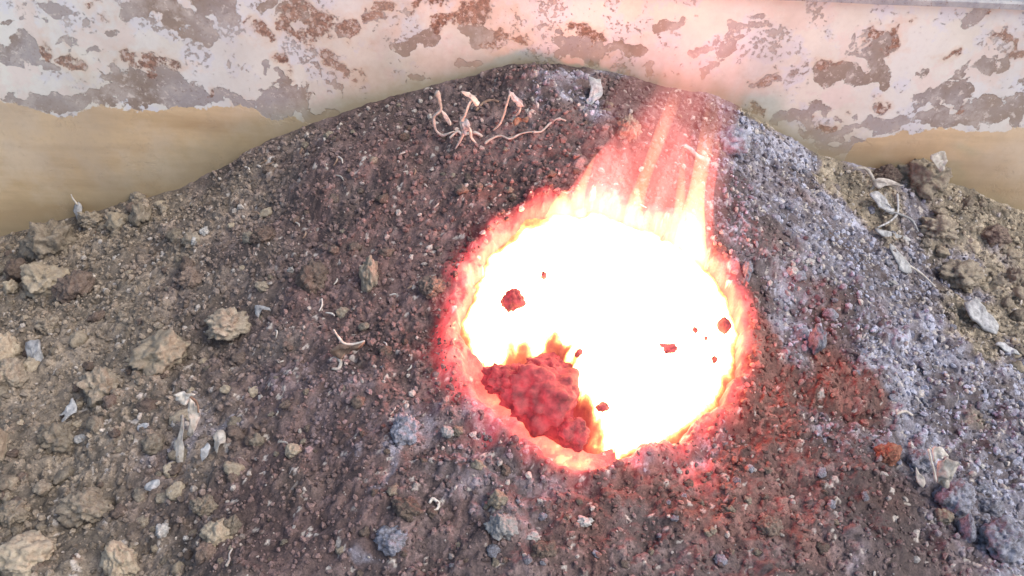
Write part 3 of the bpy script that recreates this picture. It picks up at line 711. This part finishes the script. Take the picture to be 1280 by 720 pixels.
def tube(name, pts, mat, label=None, cat=None, parent=None, Yb=None, lift=.004, seg=6):
    """pts: (px,py,radius in photo pixels) in the upright plane Yb, or on the ground when Yb is None"""
    pos = []
    for q in pts:
        if Yb is None:
            p = gp(q[0], q[1]); p = Vector((p.x, p.y, max(p.z, hz(p.x, p.y)) + lift))
        else:
            p = at(q[0], q[1], Yb + .006 * mnoise.noise((q[0] * .08, q[1] * .08, 2)))
        pos.append((p, q[2] / ppm(p)))
    fine = []
    for i in range(len(pos) - 1):
        a = pos[max(i - 1, 0)]; b_ = pos[i]; c_ = pos[i + 1]; d_ = pos[min(i + 2, len(pos) - 1)]
        for t in (0, .25, .5, .75):
            P_ = .5 * ((2 * b_[0]) + (-a[0] + c_[0]) * t + (2 * a[0] - 5 * b_[0] + 4 * c_[0] - d_[0]) * t * t + (-a[0] + 3 * b_[0] - 3 * c_[0] + d_[0]) * t ** 3)
            fine.append((P_, b_[1] * (1 - t) + c_[1] * t))
    fine.append(pos[-1])
    V_, F_ = [], []
    for i, (p, r) in enumerate(fine):
        d = (fine[min(i + 1, len(fine) - 1)][0] - fine[max(i - 1, 0)][0]).normalized()
        e1 = d.cross(FW)
        e1 = e1.normalized() if e1.length > 1e-4 else RT.copy(); e2 = d.cross(e1)
        for k in range(seg):
            a = 6.2832 * k / seg + i * .15; rr = r * (1 + .25 * mnoise.noise(p * 260 + Vector((k, 0, 0))))
            V_.append(p + (e1 * math.cos(a) + e2 * .75 * math.sin(a)) * rr)
    for i in range(len(fine) - 1):
        for k in range(seg): F_.append((i * seg + k, i * seg + (k + 1) % seg, (i + 1) * seg + (k + 1) % seg, (i + 1) * seg + k))
    F_ += [tuple(range(seg))[::-1], tuple((len(fine) - 1) * seg + k for k in range(seg))]
    org = Vector(parent.location) if parent else fine[0][0]
    o = link_mesh(name, [v - org for v in V_], F_, mat, parent, (0, 0, 0) if parent else org)
    if not parent: tag(o, label, cat)
    return o
def root_at(name, px, py, label, cat):
    e = empty(name, gp(px, py)); tag(e, label, cat); return e

# withered plants standing at the back of the mound
e = root_at('withered_plant', 553, 170, 'pale looped dried stem with a round tip, leftmost of the withered plants', 'dried plant'); Yb = e.location.y - .004
tube('stem', [(548, 113, 1), (547, 117, 4.2), (549, 124, 2.5), (551, 137, 1.8), (543, 145, 2), (542, 151, 2.4), (545, 163, 1.5), (553, 169, 2.2), (560, 167, 1.3), (568, 164, .8)], M_dry, parent=e, Yb=Yb)
leaf('leaflet', [(551, 137), (557, 141), (563, 150), (564, 156), (560, 155), (555, 147)], M_dry, None, None, parent=e, Yfix=Yb, seed=3, thick=.0012)
e = root_at('withered_plant', 577, 182, 'curled dried stem with a pointed leaf at the top, second withered plant from the left', 'dried plant'); Yb = e.location.y - .004
tube('stem', [(591, 124, 1.4), (586, 130, 1.7), (582, 142, 1.8), (577, 153, 2.6), (579, 164, 2.6), (576, 174, 1.9), (569, 186, 1)], M_dry, parent=e, Yb=Yb)
tube('side_stem', [(584, 157, 1.6), (588, 164, 2.2), (589, 172, 1.7), (596, 180, 1)], M_dry, parent=e, Yb=Yb)
leaf('leaflet', [(576, 114), (582, 120), (589, 124), (594, 132), (599, 131), (596, 123), (587, 116)], M_dry, None, None, parent=e, Yfix=Yb, seed=4)
leaf('leaflet', [(577, 153), (582, 148), (587, 152), (586, 162), (583, 170), (578, 165)], M_white, None, None, parent=e, Yfix=Yb - .003, seed=5, crumple=.006)
e = root_at('withered_plant', 620, 164, 'bent dried stem under a grey triangular leaf, rightmost of the withered plants', 'dried plant'); Yb = e.location.y - .004
tube('stem', [(637, 118, 1.3), (633, 132, 1.5), (629, 145, 1.8), (624, 156, 1.6), (616, 163, 1)], M_dry, parent=e, Yb=Yb)
tube('side_stem', [(651, 131, 1.3), (649, 140, 1.4), (642, 147, 1.3), (640, 154, 1.2)], M_dry, parent=e, Yb=Yb)
leaf('leaflet', [(636, 113), (638, 121), (643, 129), (648, 134), (655, 132), (648, 123), (641, 116)], M_white, None, None, parent=e, Yfix=Yb, seed=6, crumple=.005)
leaf('leaflet', [(641, 151), (647, 146), (652, 148), (660, 146), (659, 153), (652, 152), (644, 157)], M_drydark, None, None, parent=e, Yfix=Yb - .003, seed=7, crumple=.008)
tube('dried_root', [(606, 182, 1.8), (614, 176, 1.6), (626, 172, 1.2), (637, 176, 1.4), (650, 170, 1.2), (662, 170, 1), (676, 167, 1.3), (687, 157, 1.5), (697, 156, 1.2), (707, 158, 1)], M_dry, 'thin pale root lying along the slope right of the withered plants', 'root')
tube('dried_root', [(595, 142, 1.8), (601, 134, 1.6), (608, 129, 1.8), (616, 128, 1.8), (623, 131, 1.2)], M_drydark, 'brown arched root between the second and rightmost withered plants', 'root')
tube('dried_root', [(562, 175, 1.3), (572, 168, 1.8), (579, 171, 1.5), (593, 170, 2.4), (603, 173, 1.5)], M_dry, 'short pale root at the foot of the second withered plant', 'root')

leaf('ash_flake', [(737, 97), (750, 99), (754, 112), (748, 123), (736, 132), (733, 126), (738, 114)], M_white, 'white ash flake on the grey patch at the back of the mound', 'flake', lift=.012, up=.5, crumple=.008, seed=11, thick=.004)
leaf('ash_flake', [(1207, 378), (1222, 375), (1236, 390), (1251, 407), (1243, 417), (1226, 406), (1212, 396)], M_white, 'large white shard near the right edge of the ground', 'flake', lift=.012, up=.3, crumple=.006, seed=12, thick=.004)
leaf('ash_flake', [(1246, 430), (1256, 428), (1276, 441), (1262, 440)], M_white, 'narrow white shard below the large one at the right edge', 'flake', lift=.008, seed=13, thick=.003)
leaf('ash_flake', [(1088, 242), (1098, 240), (1110, 252), (1119, 263), (1112, 266), (1100, 258)], M_white, 'white flake topmost of the ash strips on the right crest', 'flake', lift=.01, seed=14, crumple=.006, thick=.003)
leaf('ash_flake', [(1092, 286), (1112, 289), (1136, 298), (1130, 303), (1112, 298)], M_white, 'long white flake in the middle of the ash strips on the right crest', 'flake', lift=.01, seed=15, crumple=.006, thick=.003)
leaf('ash_flake', [(1112, 306), (1124, 312), (1140, 338), (1130, 340), (1118, 326)], M_white, 'white flake lowest of the ash strips on the right crest', 'flake', lift=.01, seed=16, crumple=.006, thick=.003)
tube('ash_strand', [(1118, 252, 1.6), (1121, 268, 1.5), (1112, 280, 1.4), (1096, 288, 1.2)], M_white, 'pale curved strand linking the ash flakes on the right crest', 'strand', lift=.007)
tube('ash_strand', [(1105, 268, 1.2), (1122, 272, 1.5), (1138, 280, 1.5), (1146, 294, 1.1)], M_white, 'pale straight strand across the ash flakes on the right crest', 'strand', lift=.009)
tube('ash_strand', [(1125, 330, 1.2), (1150, 345, 1.4), (1168, 362, 1.1)], M_dry, 'beige strand running down right from the ash flakes', 'strand', lift=.006)
e = root_at('dried_leaf', 1090, 232, 'curled dried leaf loop at the wall end of the right crest', 'dried leaf')
tube('rim_curl', [(1064, 214, 1.5), (1072, 210, 2), (1082, 211, 2.4), (1089, 219, 2.4), (1093, 231, 2.2), (1086, 240, 1.4)], M_dry, parent=e, Yb=e.location.y - .003)
leaf('blade', [(1090, 226), (1104, 222), (1126, 230), (1128, 233), (1108, 232), (1098, 236)], M_dry, None, None, parent=e, Yfix=e.location.y - .006, seed=21)
leaf('ash_flake', [(1163, 195), (1180, 190), (1183, 203), (1178, 214), (1168, 207)], M_dry, 'pale torn flake on the large beige clod against the right wall', 'flake', lift=.045, seed=22, crumple=.008)
leaf('ash_flake', [(30, 428), (45, 426), (51, 444), (50, 466), (40, 470), (34, 452)], M_white, 'grey-white upright shard beside the yellowish clod at the left edge', 'flake', lift=.018, up=.7, crumple=.01, seed=23, thick=.008)
leaf('ash_flake', [(91, 497), (95, 515), (86, 521), (80, 532), (76, 528), (80, 518), (74, 519), (83, 508)], M_white, 'pale triangular flake standing on the left ground', 'flake', lift=.014, up=.7, seed=24, crumple=.004, thick=.002)
leaf('ash_flake', [(92, 258), (100, 254), (102, 268), (96, 273)], M_white, 'little white flake standing by the wall right of the tallest left clod', 'flake', lift=.012, up=.8, seed=25, thick=.003)
tube('dried_twig', [(97, 256, 1.2), (91, 248, 1), (89, 243, .8)], M_dry, 'tiny stem sticking up from the white flake by the left wall', 'dried plant', Yb=gp(97, 262).y - .005)
leaf('dried_leaf', [(318, 381), (334, 383), (338, 387), (326, 386), (321, 396)], M_white, 'white curled leaf tip beside the broad low clod on the left slope', 'dried leaf', lift=.012, up=.6, seed=26, crumple=.004)
# hanging dried leaves lower left
e = root_at('dried_leaf', 236, 545, 'folded straw coloured dried leaf hanging on the lower left slope', 'dried leaf'); Yb = e.location.y - .03
leaf('blade', [(237, 498), (243, 502), (249, 512), (247, 530), (240, 545), (233, 544), (238, 530), (236, 512)], M_dry, None, None, parent=e, Yfix=Yb, seed=31, crumple=.008, thick=.0015)
leaf('fold', [(217, 494), (228, 492), (243, 494), (236, 500), (232, 507), (222, 503)], M_dry, None, None, parent=e, Yfix=Yb - .006, seed=32, crumple=.01, thick=.0015)
tube('stalk', [(238, 496, 1.8), (246, 504, 1.6), (248, 516, 1.3)], M_drydark, parent=e, Yb=Yb - .008)
leaf('dried_leaf', [(226, 520), (230, 522), (229, 545), (230, 565), (226, 581), (220, 572), (217, 552), (223, 546)], M_dry, 'long narrow grey-brown leaf blade just left below the folded leaf', 'dried leaf', lift=.014, up=.7, seed=33, crumple=.005, thick=.0015)
leaf('dried_leaf', [(268, 543), (278, 537), (282, 552), (276, 556), (270, 566), (267, 556)], M_dry, 'small torn cream leaf right of the folded leaf', 'dried leaf', lift=.012, up=.6, seed=34, crumple=.006, thick=.0015)
leaf('dried_leaf', [(256, 555), (263, 556), (260, 568), (252, 578), (253, 566)], M_white, 'slim pale leaf scrap left of the small torn cream leaf', 'dried leaf', lift=.01, up=.6, seed=35)
leaf('dried_leaf', [(180, 608), (190, 599), (200, 600), (196, 607), (190, 612), (182, 613)], M_white, 'crumpled whitish scrap on the soil below the tan clod', 'dried leaf', lift=.008, seed=36, crumple=.006)
leaf('dried_leaf', [(171, 532), (182, 528), (187, 533), (180, 538), (173, 540)], M_white, 'small white scrap above the tan clod on the left slope', 'dried leaf', lift=.01, seed=37, crumple=.005)
tube('dried_root', [(538, 645, 1.4), (547, 640, 1.8), (548, 633, 2.2), (541, 629, 2.4), (537, 634, 1.6)], M_dry, 'small yellowish curl on the soil below left of the fire', 'root')
tube('dried_root', [(286, 718, 2), (289, 708, 1.8), (288, 698, 1.3), (292, 690, 1)], M_dry, 'short pale twig on the bottom edge below the tan clod', 'root')
e = root_at('dried_leaf', 432, 446, 'brown curled leaf on the dark slope left of the fire', 'dried leaf')
leaf('blade', [(412, 440), (424, 432), (446, 430), (456, 427), (450, 436), (436, 442), (424, 448)], M_drydark, None, None, parent=e, Yfix=e.location.y - .012, seed=41, crumple=.01, thick=.002)
tube('rim_curl', [(417, 412, 1.2), (423, 421, 1.5), (430, 429, 1.8), (442, 430, 1.6), (456, 426, 1)], M_dry, parent=e, Yb=e.location.y - .016)
tube('dried_root', [(414, 461, 2.2), (420, 456, 2.6), (427, 460, 2.6), (424, 468, 2.2), (416, 469, 1.6)], M_dry, 'pale round curl just below the brown curled leaf', 'root')
tube('dried_root', [(1120, 520, 1.6), (1130, 517, 2), (1140, 522, 1.3)], M_dry, 'pale curled scrap on the ash above the grey lump with a hole', 'root')
# crumpled pale leaf at the lower right
e = root_at('dried_leaf', 1184, 604, 'crumpled pale yellow leaf between grey lumps at the lower right', 'dried leaf'); Yb = e.location.y - .03
leaf('blade', [(1172, 592), (1180, 577), (1198, 578), (1199, 588), (1190, 600), (1182, 608), (1173, 604)], M_dry, None, None, parent=e, Yfix=Yb, seed=51, crumple=.016, thick=.002)
leaf('fold', [(1166, 566), (1174, 561), (1184, 566), (1186, 574), (1176, 574), (1169, 580)], M_dry, None, None, parent=e, Yfix=Yb + .004, seed=52, crumple=.01, thick=.002)
tube('stalk', [(1161, 562, 1.6), (1164, 575, 1.5), (1168, 590, 1.6), (1170, 602, 1.2)], M_dry, parent=e, Yb=Yb - .004)
leaf('dried_leaf', [(1145, 584), (1150, 592), (1157, 600), (1154, 610), (1147, 602)], M_dry, 'small pointed cream leaf left of the crumpled pale leaf', 'dried leaf', lift=.012, up=.7, seed=53, crumple=.004)
tube('ash_strand', [(855, 181, 2.2), (864, 187, 2.6), (872, 195, 2.6), (884, 201, 3.2), (881, 208, 1.8)], M_white, 'white ash twig glowing pale behind the right flames', 'strand', Yb=gp(870, 205).y - .02)
tube('ash_strand', [(800, 255, .8), (822, 268, .8), (836, 280, .8)], M_white, 'thin straight strand at the back of the fire between the two flames', 'strand', Yb=gp(820, 262).y - .01)
# little stem scraps over the slope
for i in range(26):
    px = random.uniform(300, 560); py = random.uniform(180, 560)
    a = random.uniform(0, 6.28); l = random.uniform(6, 13)
    o = tube('dried_root', [(px, py, .7), (px + l * .5 * math.cos(a) + 2, py + l * .5 * math.sin(a), 1.2), (px + l * math.cos(a), py + l * math.sin(a) + 2, .7)], M_dry if i % 3 else M_drydark, 'tiny root scrap on the dark slope left of the fire', 'root')
    o['group'] = 'root scraps left of the fire'; TOLABEL.append((o, px, py, 'tiny pale root scrap' if i % 3 else 'tiny brown root scrap'))
# what each of these small pieces lies beside
marks = [(62, 300, 'the tallest left clod'), (200, 441, 'the long yellowish clod'), (34, 692, 'the bottom left corner clod'), (270, 665, 'the smooth round tan clod'), (284, 402, 'the broad low clod'),
         (462, 342, 'the pale upright slab'), (236, 525, 'the folded straw leaf'), (432, 438, 'the brown curled leaf'), (245, 306, 'the bright white chip'), (85, 515, 'the pale triangular flake'),
         (626, 660, 'the round grey stone'), (490, 672, 'the bluish ashy lump'), (543, 636, 'the small yellowish curl'), (1022, 421, 'the upright blue-grey lump'), (1148, 579, 'the lump with a round hole'),
         (1250, 673, 'the biggest blue-grey lump'), (1150, 216, 'the large right wall clod'), (1228, 395, 'the large white shard'), (1010, 327, 'the white oval chip'), (1112, 290, 'the ash strips on the right crest'),
         (577, 150, 'the second withered plant'), (640, 135, 'the rightmost withered plant'), (745, 112, 'the white flake at the back'), (960, 660, 'the reddish brown foreground clod'), (391, 346, 'the flattened greyish clod')]
sides = ['right', 'lower right', 'bottom', 'lower left', 'left', 'upper left', 'top', 'upper right']
seen = {}
for o, px, py, what in TOLABEL:
    d, mx, my, ph = min((math.hypot(px - a, py - b_), a, b_, p_) for a, b_, p_ in marks)
    k = int(round(math.atan2(py - my, px - mx) / (math.pi / 4))) % 8
    seen.setdefault((what, sides[k], ph), []).append((d, o))
ordn = ['nearest', 'second', 'third', 'fourth', 'fifth', 'sixth', 'seventh', 'eighth', 'ninth']
wh = {'right': 'to the right of', 'left': 'to the left of', 'bottom': 'straight below', 'top': 'straight above', 'lower right': 'to the lower right of', 'lower left': 'to the lower left of', 'upper left': 'to the upper left of', 'upper right': 'to the upper right of'}
for (what, sd, ph), lst in seen.items():
    for i, (d, o) in enumerate(sorted(lst, key=lambda t: t[0])):
        o['label'] = (ordn[min(i, 8)] + ' ' if len(lst) > 1 else '') + what + ' ' + wh[sd] + ' ' + ph

# ------------------------------------------------------------------ flames: closed bodies of glowing gas
fl = empty('flame', gp(800, 300)); tag(fl, 'tall pink and yellow flames rising from the back of the glowing pit', 'flame')
def flame_mat(name, zb, zt, c0, c1, s0, s1, stretch=1.0, contrast=(.35, .7)):
    m = bpy.data.materials.new(name); m.use_nodes = True; nt = m.node_tree
    nt.nodes.remove(nt.nodes['Principled BSDF'])
    tc = N(nt, 'ShaderNodeTexCoord'); sx = N(nt, 'ShaderNodeSeparateXYZ'); L(nt, tc.outputs['Object'], sx.inputs[0])
    t = sharp(nt, sx.outputs[2], zb, zt)
    mp = N(nt, 'ShaderNodeMapping'); mp.inputs['Scale'].default_value = (17, 17, 4.0); mp.inputs['Rotation'].default_value = (0, -.18, 0); L(nt, tc.outputs['Object'], mp.inputs['Vector'])
    nn = N(nt, 'ShaderNodeTexNoise', Scale=1.0, Detail=3.0, Distortion=.8); L(nt, mp.outputs[0], nn.inputs['Vector'])
    k = sharp(nt, nn.outputs[0], *contrast)
    col = mix_c(nt, t, c0, c1)
    tt = math_n(nt, 'POWER', math_n(nt, 'SUBTRACT', 1.0, t), 1.6)
    st = math_n(nt, 'MULTIPLY', math_n(nt, 'ADD', math_n(nt, 'MULTIPLY', tt, s0 - s1), s1), math_n(nt, 'MULTIPLY_ADD', k, 1.1, .2))
    st = math_n(nt, 'MULTIPLY', st, sharp(nt, t, 1.0, .72))
    em = N(nt, 'ShaderNodeEmission'); L(nt, col, em.inputs[0]); L(nt, st, em.inputs[1])
    L(nt, em.outputs[0], nt.nodes['Material Output'].inputs['Volume']); return m
def tongue(name, path, Y0, Y1, mat, depth=.6, seg=20):
    """path: (px, py, half width px) from the base up"""
    fine = []
    for i in range(len(path) - 1):
        a = np.array(path[max(i - 1, 0)], float); b_ = np.array(path[i], float); c_ = np.array(path[i + 1], float); d_ = np.array(path[min(i + 2, len(path) - 1)], float)
        for t in (0, .2, .4, .6, .8): fine.append(.5 * ((2 * b_) + (-a + c_) * t + (2 * a - 5 * b_ + 4 * c_ - d_) * t * t + (-a + 3 * b_ - 3 * c_ + d_) * t ** 3))
    fine.append(np.array(path[-1], float))
    V_, F_ = [], []
    org = Vector(fl.location)
    for i, q in enumerate(fine):
        f = i / (len(fine) - 1); p = at(q[0], q[1], Y0 + (Y1 - Y0) * f); hw = max(q[2], .3) / ppm(p)
        for k in range(seg):
            a = 6.2832 * k / seg; wob_ = 1 + .12 * mnoise.noise(Vector((math.cos(a) * 2, math.sin(a) * 2, f * 5 + Y0 * 30)))
            V_.append(p + Vector((math.cos(a) * hw * wob_, math.sin(a) * min(hw * depth, .03) * wob_, 0)) - org)
    for i in range(len(fine) - 1):
        for k in range(seg): F_.append((i * seg + k, i * seg + (k + 1) % seg, (i + 1) * seg + (k + 1) % seg, (i + 1) * seg + k))
    F_ += [tuple(range(seg))[::-1], tuple((len(fine) - 1) * seg + k for k in range(seg))]
    return link_mesh(name, V_, F_, mat, fl)
fz = fl.location.z
zt = at(860, 90, fl.location.y + .06).z - fz
Yf = fl.location.y
M_veil = flame_mat('pink_flame', -.02, zt, (1, .15, .11), (1, .25, .23), 21, 10)
M_str = flame_mat('yellow_flame', -.02, zt, (1, .42, .12), (1, .36, .24), 66, 20, contrast=(.3, .7))
M_wisp = flame_mat('wall_bloom', -.02, at(880, -40, fl.location.y + .06).z - fz, (1, .20, .16), (1, .38, .36), 2.6, 2.6, contrast=(.25, .8))  # added pink glow above the flames, standing in for bloom over the wall
tongue('flame_veil', [(786, 300, 98), (790, 262, 92), (800, 215, 70), (818, 165, 46), (838, 118, 28), (850, 80, 10)], Yf, Yf + .05, M_veil, .3)
tongue('flame_veil', [(846, 315, 44), (850, 270, 44), (862, 215, 35), (878, 160, 24), (889, 115, 17), (897, 78, 6)], Yf - .01, Yf + .045, M_veil, .5)
tongue('flame_veil', [(752, 285, 62), (752, 255, 52), (760, 215, 32), (772, 180, 16), (782, 150, 4)], Yf + .005, Yf + .04, M_veil, .4)
tongue('bloom_wisp', [(800, 300, 120), (806, 240, 112), (830, 160, 92), (862, 90, 84), (885, 30, 78), (900, -40, 50)], Yf + .01, Yf + .10, M_wisp, .35)
tongue('bloom_wisp', [(830, 300, 60), (845, 220, 62), (868, 130, 58), (892, 50, 50), (905, -30, 30)], Yf + .02, Yf + .09, M_wisp, .6)
tongue('flame_tongue', [(790, 285, 13), (796, 250, 10), (812, 205, 8), (831, 155, 9), (848, 110, 8), (856, 75, 3)], Yf - .015, Yf + .03, M_str, 1)
tongue('flame_tongue', [(862, 330, 24), (864, 290, 18), (871, 240, 11), (881, 185, 10), (892, 135, 10), (903, 95, 3)], Yf - .03, Yf + .03, M_str, .9)
tongue('flame_tongue', [(846, 310, 11), (849, 270, 8), (852, 225, 5), (854, 185, 2)], Yf - .02, Yf + .02, M_str, .9)
tongue('flame_tongue', [(716, 272, 16), (722, 248, 9), (735, 215, 4), (745, 190, 1)], Yf + .01, Yf + .03, M_str, .9)
tongue('flame_tongue', [(700, 275, 20), (702, 255, 12), (708, 238, 3)], Yf + .01, Yf + .02, M_str, .9)

# added dome of glow over the embers, imitating bloom past the pit rim
hc = HOLE.mean(0); M_bloom = bpy.data.materials.new('pit_bloom'); M_bloom.use_nodes = True; nt = M_bloom.node_tree
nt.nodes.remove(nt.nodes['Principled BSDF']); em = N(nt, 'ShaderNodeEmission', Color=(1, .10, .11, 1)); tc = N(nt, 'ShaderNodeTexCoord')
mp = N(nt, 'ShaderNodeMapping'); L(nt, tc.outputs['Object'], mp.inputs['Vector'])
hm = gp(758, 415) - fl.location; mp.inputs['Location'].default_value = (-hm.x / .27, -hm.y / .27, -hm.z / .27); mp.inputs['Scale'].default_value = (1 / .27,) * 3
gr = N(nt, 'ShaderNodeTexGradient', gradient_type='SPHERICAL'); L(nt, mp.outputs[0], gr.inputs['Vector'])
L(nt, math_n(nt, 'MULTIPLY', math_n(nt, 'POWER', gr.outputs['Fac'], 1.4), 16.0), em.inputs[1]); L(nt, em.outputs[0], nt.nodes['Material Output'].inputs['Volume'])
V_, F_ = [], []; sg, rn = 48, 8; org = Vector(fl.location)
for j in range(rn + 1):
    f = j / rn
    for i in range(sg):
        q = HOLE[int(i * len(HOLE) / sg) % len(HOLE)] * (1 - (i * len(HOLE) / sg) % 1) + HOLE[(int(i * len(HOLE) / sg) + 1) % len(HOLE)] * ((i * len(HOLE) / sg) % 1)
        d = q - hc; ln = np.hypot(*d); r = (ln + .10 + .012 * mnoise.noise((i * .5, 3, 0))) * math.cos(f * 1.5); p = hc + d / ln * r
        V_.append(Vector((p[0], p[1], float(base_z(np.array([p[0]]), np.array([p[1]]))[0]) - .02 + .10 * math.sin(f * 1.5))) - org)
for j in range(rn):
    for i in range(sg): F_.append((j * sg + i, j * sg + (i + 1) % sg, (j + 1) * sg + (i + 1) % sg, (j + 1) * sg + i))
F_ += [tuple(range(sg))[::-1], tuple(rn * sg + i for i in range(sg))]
link_mesh('bloom_dome', V_, F_, M_bloom, fl)

# the light the flames themselves give off
pl = bpy.data.lights.new('flame_light', 'POINT'); pl.energy = 4.2; pl.color = (1, .20, .15); pl.shadow_soft_size = .05
po = bpy.data.objects.new('flame_light', pl); COL.objects.link(po); po.parent = fl
po.location = gp(770, 420) + Vector((0, 0, .10)) - fl.location
